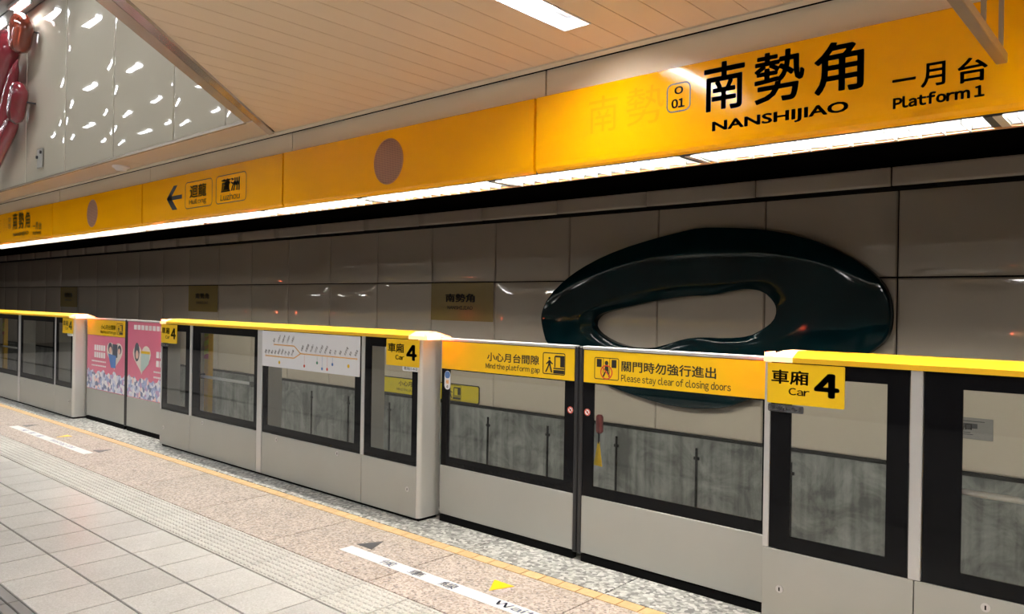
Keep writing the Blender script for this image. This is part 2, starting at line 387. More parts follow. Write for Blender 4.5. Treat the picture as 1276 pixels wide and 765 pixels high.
marking(0, 'white waiting line with blue lettering painted across the nearest pink granite slabs')
marking(-6.62, 'short white waiting line far off, before the pink poster gates')

# ---------------------------------------------------------------- setting: platform edge, track, hall
struct(obj('trim_1', B(-30, 4.2, 0.30, 0.42, -1.25, -0.012), conc)); bpy.data.objects['trim_1']['label'] = 'concrete platform edge'
trk = struct(empty('track_bed'))
obj('bed', B(-30, 4.2, 0.42, 3.9, -1.45, -1.25), bal, trk)
for y in (1.25, 2.69):
    obj('rail', boxes((-30, 4.2, y-.06, y+.06, -1.25, -1.23), (-30, 4.2, y-.012, y+.012, -1.23, -1.12), (-30, 4.2, y-.035, y+.035, -1.12, -1.085)), rail_m, trk)
struct(obj('tunnel_ceiling', B(-30, 4.2, 0.34, 3.9, 3.15, 3.3), void))
struct(obj('wall_end_right', B(4.2, 4.35, -8.0, 3.9, -1.4, 5.5), back_m))
struct(obj('wall_end_left', B(-30.15, -30, -8.0, 3.9, -1.4, 5.5), back_m))
wb = struct(empty('wall_back'))
for k in range(-24, 4):
    obj('wall_panel', B(1.2*k+.01, 1.2*k+1.19, -8.06, -8.0, 0.12, 3.0), back_m, wb)
obj('backing', B(-30, 4.2, -8.2, -8.06, -0.1, 5.5), groove, wb)
obj('skirting', B(-30, 4.2, -8.06, -7.98, 0.0, 0.12), dark_tile, wb)

# ---------------------------------------------------------------- setting: wall across the track
W = 3.63; WX = -1.935; WM = 1.2028
wall = struct(empty('wall_track'))
obj('backing', B(-30, 4.2, W+0.03, W+0.25, -1.4, 3.3), void, wall)
obj('concrete_base', B(-30, 4.2, W-0.02, W+0.03, -1.3, 0.205), conc, wall)
obj('ledge', B(-30, 4.2, W-0.03, W+0.03, 0.205, 0.235), void, wall)
def pillow(wd, h, bulge, nx=14, nz=14, t=0.03):
    bm = bmesh.new(); G = []
    f = lambda u: 1-abs(2*u-1)**5
    for j in range(nz+1):
        row = []
        for i in range(nx+1):
            u = 0.5-0.5*math.cos(math.pi*i/nx); v = 0.5-0.5*math.cos(math.pi*j/nz)
            row.append(bm.verts.new((u*wd, -bulge*f(u)*f(v), v*h)))
        G.append(row)
    for j in range(nz):
        for i in range(nx): bm.faces.new((G[j][i], G[j][i+1], G[j+1][i+1], G[j+1][i]))
    edge = [G[0][i] for i in range(nx+1)]+[G[j][nx] for j in range(1, nz+1)]+[G[nz][i] for i in range(nx-1, -1, -1)]+[G[j][0] for j in range(nz-1, 0, -1)]
    bk = [bm.verts.new((v.co.x, t, v.co.z)) for v in edge]; n = len(edge)
    for i in range(n): bm.faces.new((edge[(i+1) % n], edge[i], bk[i], bk[(i+1) % n]))
    me = bpy.data.meshes.new('wall_panel'); bm.to_mesh(me); bm.free(); me.shade_smooth(); me.materials.append(wallp); return me
low = [pillow(WM-.016, 1.857-.235-.014, b) for b in (.008, .019, .027)]
upp = [pillow(WM-.016, 2.62-1.857-.006, b) for b in (.010, .016, .022)]
topm = pillow(WM-.016, 0.158, 0.002, 4, 4)
for n in range(-24, 5):
    x = WX+(n-1)*WM+0.008; r = random.Random(n)
    li = r.choice((1, 2, 2))
    if n in (-5, -4, -10, -16, -2, -1, 0, 1, 2): li = 0      # flatter panels carry the films and signs
    put('lower_wall_panel', low[li], x, W, wall, 0.238)
    put('upper_wall_panel', upp[r.randrange(3)], x, W, wall, 1.860)
    put('top_wall_panel', topm, x+0.016, W-.29, wall, 2.618)
obj('top_ledge', B(-30, 4.2, W-.262, W+.03, 2.612, 2.616), void, wall)
# gold station films on the wall
for k in (0, -6, -12, 6):
    x0 = WX+(k-5)*WM+0.01
    s = plate('station_name_film', x0, x0+WM-.02, 1.335, 1.845, W-.014, gold_film, wall, r=.003, t=.002); s['label'] = 'gold film with the station name on a wall panel'
    text('南勢角', x0+.29, x0+.85, 1.585, 1.70, W-.0168, ink, s, bold=.03)
    text('NANSHIJIAO', x0+.33, x0+.81, 1.487, 1.535, W-.0168, ink, s, bold=.02)
# vertical conduits on the concrete
c0 = empty('thin_conduit', (-6.805, W-.03, 0.10)); obj('pipe', cyl(bmesh.new(), (0, 0, 0), (0, 0, -.75), .013, 8), void, c0); obj('clip', B(-.03, .03, -.004, .01, -.12, -.09), void, c0)
for k in range(-5, 8):
    c = c0 if k == 0 else copy_tree(c0); c.location.x = -6.805+.9925*k
    wh = {0: 'seen through the left near gate leaf, left one', 1: 'seen through the left near gate leaf, right one', 2: 'seen through the right near gate leaf, left one', 3: 'seen through the right near gate leaf, right one', 4: 'seen behind the first window of the rightmost housing'}.get(k)
    tag(c, ('thin dark conduit on the concrete, ' + wh) if wh else 'thin dark vertical conduit on the concrete behind the gate housings', 'conduit', 'conduits on the concrete')
# black cable run along the top of the wall
cr = empty('wall_cable', (0, W-.17, 2.628)); tag(cr, 'black cable running along the whole wall above its upper panels', 'cable')
bm = bmesh.new(); prev = None
for i in range(0, 70):
    x = 4-.5*i; z = .008*math.sin(x*3.1)
    p = (x, 0, z)
    if prev: cyl(bm, prev, p, .019, 8)
    prev = p
obj('cable', bm, void, cr)
for k in range(-21, 4): obj('cable_bracket', boxes((-1.62+1.04*k-.04, -1.62+1.04*k+.04, -.02, .19, .012, .04), (-1.62+1.04*k-.02, -1.62+1.04*k+.02, -.03, .02, -.03, .05)), void, cr)
# small plates on the wall
sg = empty('track_side_gap_sign', (0, 0, 0)); tag(sg, 'yellow sign on the track wall seen through the gates beside the end post', 'sign')
plate('board', -8.98, -6.975, .240, .485, W-.014, ink, sg, r=.03, t=.004)
plate('face', -8.965, -6.99, .255, .470, W-.019, mat('olive_yellow_film', (.62, .50, .01), rough=.35), sg, r=.025, t=.003)
text('小心月台間隙', -8.60, -7.98, .365, .44, W-.023, ink, sg, bold=.02); text('Mind the platform gap', -8.64, -7.96, .285, .335, W-.023, ink, sg, bold=.01)
def gap_icon(x0, x1, z0, z1, y, parent):
    w_, h = x1-x0, z1-z0; P = lambda u, v: (x0+u*w_, z0+v*h)
    bm = rring(x0, x1, z0, z1, .012, .006, y)
    disc(*P(.30, .74), .045*w_, y, bm)
    for q in (((.26,.66),(.34,.66),(.36,.40),(.24,.40)), ((.24,.42),(.30,.42),(.18,.10),(.11,.10)), ((.30,.42),(.36,.42),(.44,.10),(.37,.10)), ((.33,.64),(.47,.50),(.43,.46),(.31,.57)), ((.27,.64),(.14,.48),(.18,.45),(.29,.56)),
              ((.55,.88),(.96,.88),(.96,.80),(.55,.80)), ((.78,.80),(.96,.80),(.96,.36),(.78,.36)), ((.52,.84),(.57,.84),(.57,.34),(.52,.34)), ((.48,.32),(.96,.32),(.96,.26),(.48,.26)), ((.48,.22),(.96,.22),(.96,.06),(.48,.06))):
        quad(bm, [P(*p) for p in q], y)
    return obj('pictogram', bm, ink, parent)
gap_icon(-7.62, -7.31, .262, .463, W-.023, sg)
pl = empty('small_wall_notice', (0, 0, 0)); tag(pl, 'small framed grey notice on the wall behind the rightmost gate window', 'sign')
plate('frame', -1.495, -1.19, .51, .687, W-.014, dark_tile, pl, r=.004, t=.006)
plate('sheet', -1.483, -1.202, .522, .675, W-.021, mat('grey_paper', (.60, .60, .57), rough=.5), pl, r=.003, t=.002)
text('出口', -1.45, -1.34, .585, .64, W-.0245, ink, pl, bold=.03); text('EXIT', -1.45, -1.35, .54, .565, W-.0245, ink, pl)
bpy.data.objects.remove(pl.children[-1]); bpy.data.objects.remove(pl.children[-1])
obj('faded_print', boxes((-1.45, -1.30, W-.024, W-.0235, .60, .64), (-1.45, -1.33, W-.024, W-.0235, .545, .552), (-1.45, -1.35, W-.024, W-.0235, .56, .567), (-1.46, -1.25, W-.024, W-.0235, .655, .662)), grey_plate, pl)

# ---------------------------------------------------------------- art on the track wall (dark teal ring)
ring = [(-5.85,1.30),(-5.875,1.46),(-5.756,1.67),(-5.47,1.898),(-5.141,2.062),(-4.749,2.197),(-4.308,2.297),(-4.03,2.345),(-3.787,2.384),(-3.427,2.362),(-3.108,2.328),(-2.768,2.25),(-2.483,2.142),(-2.211,1.987),(-2.031,1.82),(-1.966,1.685),(-1.945,1.518),(-1.961,1.35),(-2.03,1.255),(-2.133,1.173),(-2.35,1.02),(-2.62,.90),(-3.0,.75),(-3.321,.627),(-3.46,.563),(-3.727,.522),(-4.052,.515),(-4.396,.564),(-4.786,.643),(-5.2,.77),(-5.55,.93),(-5.775,1.10)]
hole = [(-5.11,1.364),(-5.048,1.454),(-4.89,1.509),(-4.586,1.569),(-4.248,1.635),(-3.928,1.680),(-3.644,1.685),(-3.457,1.726),(-3.255,1.756),(-3.097,1.726),(-2.988,1.626),(-2.962,1.534),(-2.996,1.441),(-3.091,1.364),(-3.246,1.283),(-3.49,1.258),(-3.744,1.26),(-3.942,1.236),(-4.146,1.166),(-4.333,1.116),(-4.627,1.114),(-4.884,1.176),(-5.071,1.278)]
def chaikin(p, n=2):
    for _ in range(n):
        q = []
        for i in range(len(p)):
            a, b_ = p[i], p[(i+1) % len(p)]
            q += [(.75*a[0]+.25*b_[0], .75*a[1]+.25*b_[1]), (.25*a[0]+.75*b_[0], .25*a[1]+.75*b_[1])]
        p = q
    return p
def resample(p, n):
    L = [0]
    for i in range(len(p)):
        a, b_ = p[i], p[(i+1) % len(p)]; L.append(L[-1]+math.dist(a, b_))
    out = []; k = 0
    for j in range(n):
        s = L[-1]*j/n
        while L[k+1] < s: k += 1
        t = (s-L[k])/(L[k+1]-L[k]); a, b_ = p[k], p[(k+1) % len(p)]; out.append((a[0]+t*(b_[0]-a[0]), a[1]+t*(b_[1]-a[1])))
    return out
NR = 160
cx, cz = -4.0, 1.43
ra = resample(chaikin(ring, 1), 1600); ha = resample(chaikin(hole, 1), 1600)
def by_angle(p, n):
    out = []
    an = [(math.atan2(q[1]-cz, (q[0]-cx)*.6), q) for q in p]
    for j in range(n):
        t = -math.pi+2*math.pi*(j+.5)/n; out.append(min(an, key=lambda e: abs((e[0]-t+math.pi) % (2*math.pi)-math.pi))[1])
    return out
ro = by_angle(ra, NR); ho = by_angle(ha, NR)
bm = bmesh.new(); prof = [(0, 0.018), (0, .105), (.003, .114), (.010, .121), (.025, .1245), (.3, .1262), (.5, .1266), (.7, .1262), (.975, .1245), (.99, .121), (.997, .114), (1, .105), (1, 0.018)]
rows = []
for s, d in prof:
    rows.append([bm.verts.new((ro[j][0]*(1-s)+ho[j][0]*s, W-.012-d, ro[j][1]*(1-s)+ho[j][1]*s)) for j in range(NR)])
for i in range(len(rows)-1):
    for j in range(NR): bm.faces.new((rows[i][j], rows[i][(j+1) % NR], rows[i+1][(j+1) % NR], rows[i+1][j]))
bmesh.ops.recalc_face_normals(bm, faces=bm.faces[:])
art = obj('ring_sculpture', bm, teal, None, smooth=True)
tag(art, 'large glossy dark teal ring-shaped relief mounted on the wall across the track', 'sculpture')

# ---------------------------------------------------------------- ceiling
Zc = 3.03
ceiling = struct(empty('ceiling'))
lightcols = {}
k = 0
PW = 0.175
def plank(x0, x1, ya, yb, slant=False):
    # ya: back (more negative) y, yb: front y
    if slant: pts = [(x0, -6.03-x0), (x1, -6.03-x1), (x1, yb), (x0, yb)]
    else: pts = [(x0, ya), (x1, ya), (x1, yb), (x0, yb)]
    return obj('ceiling_plank', prism(pts, 'Z', Zc, Zc+.02), ceilm, ceiling)
LX = {}
for i in range(-3, 4): LX[round(2.8/PW)*i] = True      # every 16 planks
for n in range(-17, 42):
    x0 = -3.06+PW*n; x1 = x0+PW-0.004
    lit = (n-3) % 16 == 0 and n >= 3   # column that starts at -2.535
    if x0 < -3.3:
        if -6.03-x0 < -.05: plank(x0, x1, 0, -.022, slant=True)
    elif lit:
        for a, b_ in ((-.40, -.022), (-3.2, -1.62), (-6.0, -4.42), (-7.95, -7.22)): plank(x0, x1, a, b_)
    else: plank(x0, x1, -7.95, -.022)
struct(obj('ceiling_backing', prism([(-3.3, -8), (4.2, -8), (4.2, -.02), (-6.0, -.02), (-3.3, -2.72)], 'Z', Zc+.14, Zc+.2), groove))
bpy.data.objects['ceiling_backing'].name = 'ceiling_slab'
# trims along the opening
D_ = [(-6.27, -6.145), (-6.137, -6.035)]
def diag(c0_, c1_, m, z0, z1, name):
    # band between X+Y=c0 and X+Y=c1, from Y=-.38.. to Y=-2.9
    yb = -.38 if c0_ < -6.2 else -.022
    pts = [(c0_+2.9, -2.9), (c1_+2.9, -2.9), (c1_-yb, yb), (c0_-yb, yb)]
    return obj(name, prism(pts, 'Z', z0, z1), m, ceiling)
diag(-6.265, -6.150, satin, Zc-.004, Zc+.02, 'opening_trim')
diag(-6.130, -6.045, bronze, Zc-.012, Zc+.012, 'edge_trim')
for k in range(9):
    x1 = -5.80-2.785*k if k else -5.99; x0 = -5.80-2.785*(k+1)
    obj('soffit_panel', prism([(x0+.004, -.352), (x1-.004 if k else -5.80, -.352), (x1-.004 if k else -6.12, -.022 if k else -.022), (x0+.004, -.022)], 'Z', Zc, Zc+.02) if k else
        prism([(x0+.004, -.352), (-5.79, -.352), (-6.11, -.022), (x0+.004, -.022)], 'Z', Zc, Zc+.02), soffit_m, ceiling)
obj('corner_panel', prism([(-6.004, -.022), (-5.866, -.160), (-5.866, -.022)], 'Z', Zc, Zc+.02), ceilm, ceiling)
obj('opening_trim', B(-30, -5.89, -.384, -.360, Zc-.006, Zc+.02), satin, ceiling)
obj('edge_trim', B(-30, 4.2, -.012, .050, Zc-.006, Zc+.01), beige, ceiling)
struct(obj('ceiling_far_panel', boxes((-30, -3.3, -8, -5.5, Zc, Zc+.05)), ceilm))
# closing walls of the opening, upper ceiling
struct(obj('wall_opening_right', prism([(-6.2+.384, -.32), (-3.30, -2.82), (-3.30, -5.5), (-3.24, -5.5), (-3.24, -2.70), (-6.12+.384, -.30)][::-1], 'Z', Zc+.2, 5.3), back_m))
struct(obj('wall_opening_back', B(-30, -3.24, -5.56, -5.5, Zc+.05, 5.3), back_m))
uc = struct(empty('ceiling_upper')); obj('slab', B(-30, -3.24, -5.56, -.38, 5.28, 5.4), upceil, uc)
for k in range(30): obj('ceiling_slat', B(-30, -3.3, -5.5+.17*k, -5.5+.17*k+.15, 5.26, 5.28), upceil, uc)
# cream glossy wall standing above the soffit
gw = struct(empty('wall_upper'))
obj('backing', B(-30, -5.9, -.34, -.30, Zc+.02, 5.28), groove, gw)
GW = 1.415
def gloss_panel(wd, h, bulge):
    me = pillow(wd-.006, h, bulge, 12, 16, .02); me.materials.clear(); me.materials.append(glossw); return me
gp = [gloss_panel(GW-.008, 2.24, b) for b in (.006, .009, .012)]
for k in range(-1, 14):
    x0 = -7.205-GW*k if k >= 0 else -7.205+.0
    if k == -1: put('gloss_panel', gloss_panel(.98-.008, 2.24, .004), -7.201, -.366, gw, Zc+.018)
    else: put('gloss_panel', gp[k % 3], -7.201-GW*(k+1), -.366, gw, Zc+.018)
put('gloss_panel', gloss_panel(.30, 2.24, .002), -6.218, -.366, gw, Zc+.018)
# smoke detector
sd = empty('smoke_detector', (-8.93, -.16, Zc)); tag(sd, 'small white round detector on the soffit under the cream panels', 'detector')
obj('base_disc', cyl(bmesh.new(), (0, 0, 0), (0, 0, -.02), .09, 20), white_plate, sd); obj('dome', cyl(bmesh.new(), (0, 0, -.02), (0, 0, -.05), .075, 20, .05), white_plate, sd, smooth=False)
jb = empty('junction_clip', (-10.83, -.385, 3.30)); tag(jb, 'small dark metal clip fixed low on the cream glossy panel', 'bracket')
obj('plate', B(-.10, .10, -.012, 0, -.12, .12, bev=.01), mat('smoked_plastic', (.42, .41, .37), rough=.3), jb); obj('screw', cyl(bmesh.new(), (.06, -.012, .07), (.06, -.03, .07), .02, 8), grey_plate, jb); obj('screw', cyl(bmesh.new(), (-.07, -.012, .02), (-.07, -.03, .02), .02, 8), grey_plate, jb)

# ceiling luminaires
def luminaire(x, yb, yf, label):
    t = empty('ceiling_light', (x, yf, Zc)); L = yf-yb; wd = .171
    obj('housing', boxes((0, .006, -L, 0, 0, .11), (wd-.006, wd, -L, 0, 0, .11), (0, wd, -L, -L+.006, 0, .11), (0, wd, -.006, 0, 0, .11), (0, wd, -L, 0, .11, .12)), reflector, t)
    obj('diffuser', B(.01, wd-.01, -L+.02, -.16, .05, .06), strip_m, t)
    obj('tube_end', cyl(cyl(bmesh.new(), (.05, -.16, .06), (.05, -.03, .06), .016, 10), (.12, -.16, .06), (.12, -.03, .06), .016, 10), reflector, t)
    obj('frame', boxes((-.004, .004, -L, 0, -.006, 0), (wd-.004, wd+.004, -L, 0, -.006, 0), (0, wd, -.004, .004, -.006, 0), (0, wd, -L-.004, -L+.004, -.006, 0)), white_plate, t)
    tag(t, label, 'light', 'recessed strip lights in the beige ceiling'); return t
def ceiling_lights():
    for i in range(3):
        x = -3.06+PW*(3+16*i)
        for j, (yb, yf) in enumerate(((-1.62, -.40), (-4.42, -3.2), (-7.22, -6.0))):
            luminaire(x, yb, yf, 'lit recessed strip light at the top edge, over the long yellow name sign' if i == 0 and j == 0 else 'recessed strip light of the platform ceiling behind the viewer')
ceiling_lights()
for i in range(8):
    t = empty('ceiling_light', (-4.8-2.8*i, -6.1, Zc-.03)); obj('light_panel', B(-.09, .09, -.6, .6, 0, .012), strip_m, t); obj('frame', boxes((-.11, -.09, -.62, .62, 0, .03), (.09, .11, -.62, .62, 0, .03), (-.09, .09, .6, .62, 0, .03), (-.09, .09, -.62, -.6, 0, .03)), white_plate, t)
    tag(t, 'surface strip light of the rear platform ceiling beyond the opening', 'light', 'strip lights of the rear platform ceiling')
def upper_light(x, y, lb, hl=.26):
    t = empty('upper_light', (x, y, 5.26)); obj('light_panel', B(-hl, hl, -.05, .05, -.03, 0), upm, t); obj('rim', boxes((-hl-.02, hl+.02, -.07, -.05, -.04, 0), (-hl-.02, hl+.02, .05, .07, -.04, 0)), white_plate, t)
    tag(t, lb, 'light', 'strip lights on the upper ceiling')
upper_light(-11.12, -.56, 'lit strip light on the dark upper ceiling, at the top edge above the red sculpture', .22)
upper_light(-12.30, -.52, 'lit strip light on the dark upper ceiling, at the left edge beside the red sculpture', .30)
for i in range(10):
    for j in range(4): upper_light(-4.2-1.7*i, -1.0-1.2*j, 'slim strip light on the dark grey upper ceiling, out of the picture')

# ---------------------------------------------------------------- red wall sculpture above
def blob(path, radii, flat=.55, n=16):
    bm = bmesh.new(); rows = []
    m_ = len(path)
    for i in range(m_):
        a = Vector(path[max(i-1, 0)]); b_ = Vector(path[min(i+1, m_-1)]); d = (b_-a).normalized()
        side = Vector((0, 1, 0)); o2 = d.cross(side).normalized()
        rows.append([bm.verts.new(Vector(path[i])+o2*radii[i]*math.cos(2*math.pi*k/n)+side*radii[i]*flat*math.sin(2*math.pi*k/n)) for k in range(n)])
    for i in range(m_-1):
        for k in range(n): bm.faces.new((rows[i][k], rows[i][(k+1) % n], rows[i+1][(k+1) % n], rows[i+1][k]))
    bm.faces.new(rows[0][::-1]); bm.faces.new(rows[-1]); bmesh.ops.recalc_face_normals(bm, faces=bm.faces[:])
    return bm
def lobe(name, a, b_, r, m, parent, bend=.1):
    a = Vector(a); b_ = Vector(b_); N = 12; pth = []; rad = []
    for i in range(N+1):
        t = i/N; p = a.lerp(b_, t); p.z += bend*math.sin(math.pi*t)*.3; p.x += -bend*math.sin(math.pi*t); pth.append(p)
        rad.append(max(.012, r*(max(0, 1-(abs(2*t-1))**4))**.5*(1-.12*t)))
    o = obj(name, blob(pth, rad), m, parent, smooth=True)
    return o
rs = empty('red_resin_sculpture', (-11.6, -.54, 4.3)); tag(rs, 'red and orange translucent resin sculpture on the cream upper wall', 'sculpture')
lobe('upper_lobe', (.62, 0, .80), (.40, 0, .34), .25, art_or, rs, .03)
lobe('inner_lobe', (.22, -.02, .62), (-.55, -.02, -.15), .30, art_red, rs, .1)
lobe('stem', (.30, .02, .30), (-.60, .02, -1.05), .13, art_red, rs, .1)
lobe('lower_lobe', (.55, 0, -.05), (.32, 0, -.54), .20, art_red, rs, .05)
lobe('root_lobe', (.30, .02, -.42), (-.9, .02, -1.10), .16, art_red, rs, .05)
for p in ((.64, .60), (.56, -.28)): obj('wall_fixing', cyl(bmesh.new(), (p[0], .0, p[1]), (p[0], .155, p[1]), .012, 8), grey_plate, rs)

# ---------------------------------------------------------------- fascia: beige strip, yellow sign band, fixtures
st = struct(empty('trim_2'))
for k in range(-1, 8):
    x1 = -3.045-2.844*(k-1); x0 = x1-2.844
    if x0 > 4: continue
    obj('fascia_panel', B(x0+.006, min(x1-.006, 4.2), .077, .09, 2.80, Zc-.004), beige, st)
obj('backing', B(-30, 4.2, .09, .33, 2.46, Zc+.1), void, st)
struct(obj('trim_3', boxes((-30, 4.2, .315, .335, 2.375, 3.2)), void))
prof = [(.0, 2.425), (.003, 2.40), (.012, 2.384), (.026, 2.374), (.032, 2.374), (.032, 2.83), (.075, 2.842), (.01, 2.844), (.0, 2.838)]
FM = 2.844; FX0 = -3.066
def sign_band(i):
    x0 = FX0-FM*i+0.010; x1 = x0+FM-.020
    t = empty('overhead_sign_panel', (x0, 0, 0))
    obj('panel', prism(prof, 'X', 0, FM-.020), fascia_m, t)
    return t, x0
labels = ['long yellow overhead sign naming the station and platform, nearest the viewer', 'yellow overhead panel with round speaker grille between two lettered signs, larger one',
          'yellow overhead sign with a black left arrow and two boxed destinations', 'smaller yellow overhead panel with round grille, left of the arrow sign', 'farthest lettered yellow overhead sign at the left edge']
def name_sign(t, x0):
    # positions measured on the nearest sign, relative to its left end
    r = -3.062
    X = lambda v: v-r
    gm = MATS.get('faded_lettering') or mat('faded_lettering', (0.90, 0.385, 0.002), rough=0.12, var=0.0)
    text('南', X(-2.66), X(-2.46), 2.56, 2.77, -.0006, gm, t, 'old_lettering'); text('勢', X(-2.40), X(-2.16), 2.565, 2.775, -.0006, gm, t, 'old_lettering')
    s = text('南', X(-1.925), X(-1.70), 2.57, 2.82, -.0012, ink, t, bold=.02)
    text('勢', X(-1.650), X(-1.40), 2.565, 2.815, -.0012, ink, t, bold=.02)
    text('角', X(-1.355), X(-1.13), 2.56, 2.80, -.0012, ink, t, bold=.02)
    text('NANSHIJIAO', X(-1.875), X(-1.195), 2.452, 2.518, -.0012, ink, t, bold=.032, style='own')
    text('一', X(-1.01), X(-.915), 2.563, 2.575, -.0012, ink, t, bold=.02)
    text('月', X(-.895), X(-.80), 2.52, 2.622, -.0012, ink, t, bold=.02); text('台', X(-.755), X(-.645), 2.512, 2.615, -.0012, ink, t, bold=.02)
    text('Platform 1', X(-1.006), X(-.655), 2.445, 2.498, -.0012, ink, t, bold=.05)
    obj('number_box', rring(X(-2.145), X(-2.0), 2.60, 2.757, .035, .008, -.0012), ink, t)
    text('O', X(-2.098), X(-2.045), 2.695, 2.737, -.0012, ink, t, bold=.035); text('01', X(-2.115), X(-2.035), 2.622, 2.672, -.0012, ink, t, bold=.045)
def grille(t, cx_):
    obj('speaker_grille', cyl(bmesh.new(), (cx_, -.004, 2.607), (cx_, .004, 2.607), .165, 40), perforated('copper_perforated_grille') if 'copper_perforated_grille' not in MATS else MATS['copper_perforated_grille'], t)
    bm = bmesh.new(); n = 40
    A = [[bm.verts.new((cx_+r_*math.cos(2*math.pi*k/n), y, 2.607+r_*math.sin(2*math.pi*k/n))) for k in range(n)] for r_, y in ((.165, -.006), (.172, -.003))]
    for k in range(n): bm.faces.new((A[0][k], A[0][(k+1) % n], A[1][(k+1) % n], A[1][k]))
    obj('grille_rim', bm, lip_m, t)
for i in range(-1, 7):
    t, x0 = sign_band(i)
    lb = labels[i] if 0 <= i < 5 else ('plain yellow overhead panel right of the long name sign' if i < 0 else 'plain yellow overhead panel beyond the left frame edge')
    tag(t, lb, 'sign', 'yellow overhead sign band')
    if i in (0, 4): name_sign(t, x0)
    if i in (1, 3): grille(t, -4.486+5.906 if i == 1 else -10.19+11.594)
    if i == 2:
        X = lambda v: v+8.750
        bm = bmesh.new()
        for q in (((-8.15, 2.618), (-8.06, 2.618), (-7.90, 2.745), (-7.99, 2.745)), ((-8.15, 2.618), (-8.04, 2.618), (-7.90, 2.492), (-8.01, 2.492)), ((-8.12, 2.640), (-7.80, 2.640), (-7.80, 2.598), (-8.12, 2.598))):
            quad(bm, [(X(p[0]), p[1]) for p in q], -.0012)
        obj('arrow', bm, ink, t)
        for a, b_, z, en in ((-7.73, -7.16, '迴龍', 'Huilong'), (-7.09, -6.52, '蘆洲', 'Luzhou')):
            obj('destination_box', rring(X(a), X(b_), 2.480, 2.752, .045, .008, -.0012), ink, t)
            text(z, X(a+.10), X(b_-.12), 2.585, 2.715, -.0012, ink, t, bold=.025); text(en, X(a+.09), X(b_-.12), 2.508, 2.572, -.0012, ink, t, bold=.012)
# fluorescent fixtures with louvres under the band
FL = FM/2
blade = B(0, .004, -.108, .108, -.045, 0.0)
blade_me = bpy.data.meshes.new('blade'); blade.to_mesh(blade_me); blade.free(); blade_me.materials.append(louv)
def louvre_fixture():
    t = empty('louvre_light', (0, .16, 2.372))
    obj('housing', boxes((0, FL, -.113, -.108, 0, .125), (0, FL, .108, .113, 0, .125), (0, FL, -.113, .113, .12, .125), (0, .035, -.108, .108, -.004, .01), (FL-.035, FL, -.108, .108, -.004, .01)), troffer, t)
    obj('joint_plate', B(0, .035, -.113, .113, -.008, -.004), beige, t)
    obj('tube', cyl(bmesh.new(), (.05, -.06, .056), (FL-.05, -.06, .056), .015, 10), tube_m, t)
    for k in range(13): put('louvre_blade', blade_me, .085+.1015*k, 0, t, .028)
    return t
lf = louvre_fixture()
ords = ['nearest', 'second', 'third', 'fourth', 'fifth', 'sixth', 'seventh', 'eighth', 'ninth', 'tenth', 'eleventh', 'twelfth']
for i in range(-1, 10):
    t = lf if i == -1 else copy_tree(lf)
    t.location.x = -2.05-FL*i
    where = {-1: 'under the right end of the long name sign', 0: 'under the left part of the long name sign'}.get(i, '%s from the right' % ords[min(i+1, 11)])
    tag(t, ('lit louvred fixture ' + where) if i < 1 else 'lit louvred fixture under the yellow band, ' + where, 'light', 'louvred lights under the yellow band')
t = copy_tree(lf); t.location.x = -2.05+FL*2; tag(t, 'lit fluorescent fixture with white louvres beyond the right frame edge', 'light', 'louvred lights under the yellow band')
struct(obj('trim_4', prism([(.279, 2.364), (.312, 2.364), (.315, 2.385), (.279, 2.385)], 'X', -30, 4.2), lip_m))

# ---------------------------------------------------------------- hanging bracket at upper right
hb = empty('hanging_steel_bracket', (-.575, 0, 2.56)); tag(hb, 'brown steel hanging frame under the ceiling in front of the yellow sign', 'bracket')
hbm = mat('brown_steel', (0.34, 0.26, 0.18), rough=0.3, metal=0.5, var=0.04)
obj('lower_tube', B(-.02, .02, -1.3, -.095, -.02, .02, bev=.003), hbm, hb)
for y in (-.12, -.46, -1.28): obj('hanger', B(-.008, .008, y-.008, y+.008, .018, Zc-2.56), hbm, hb)

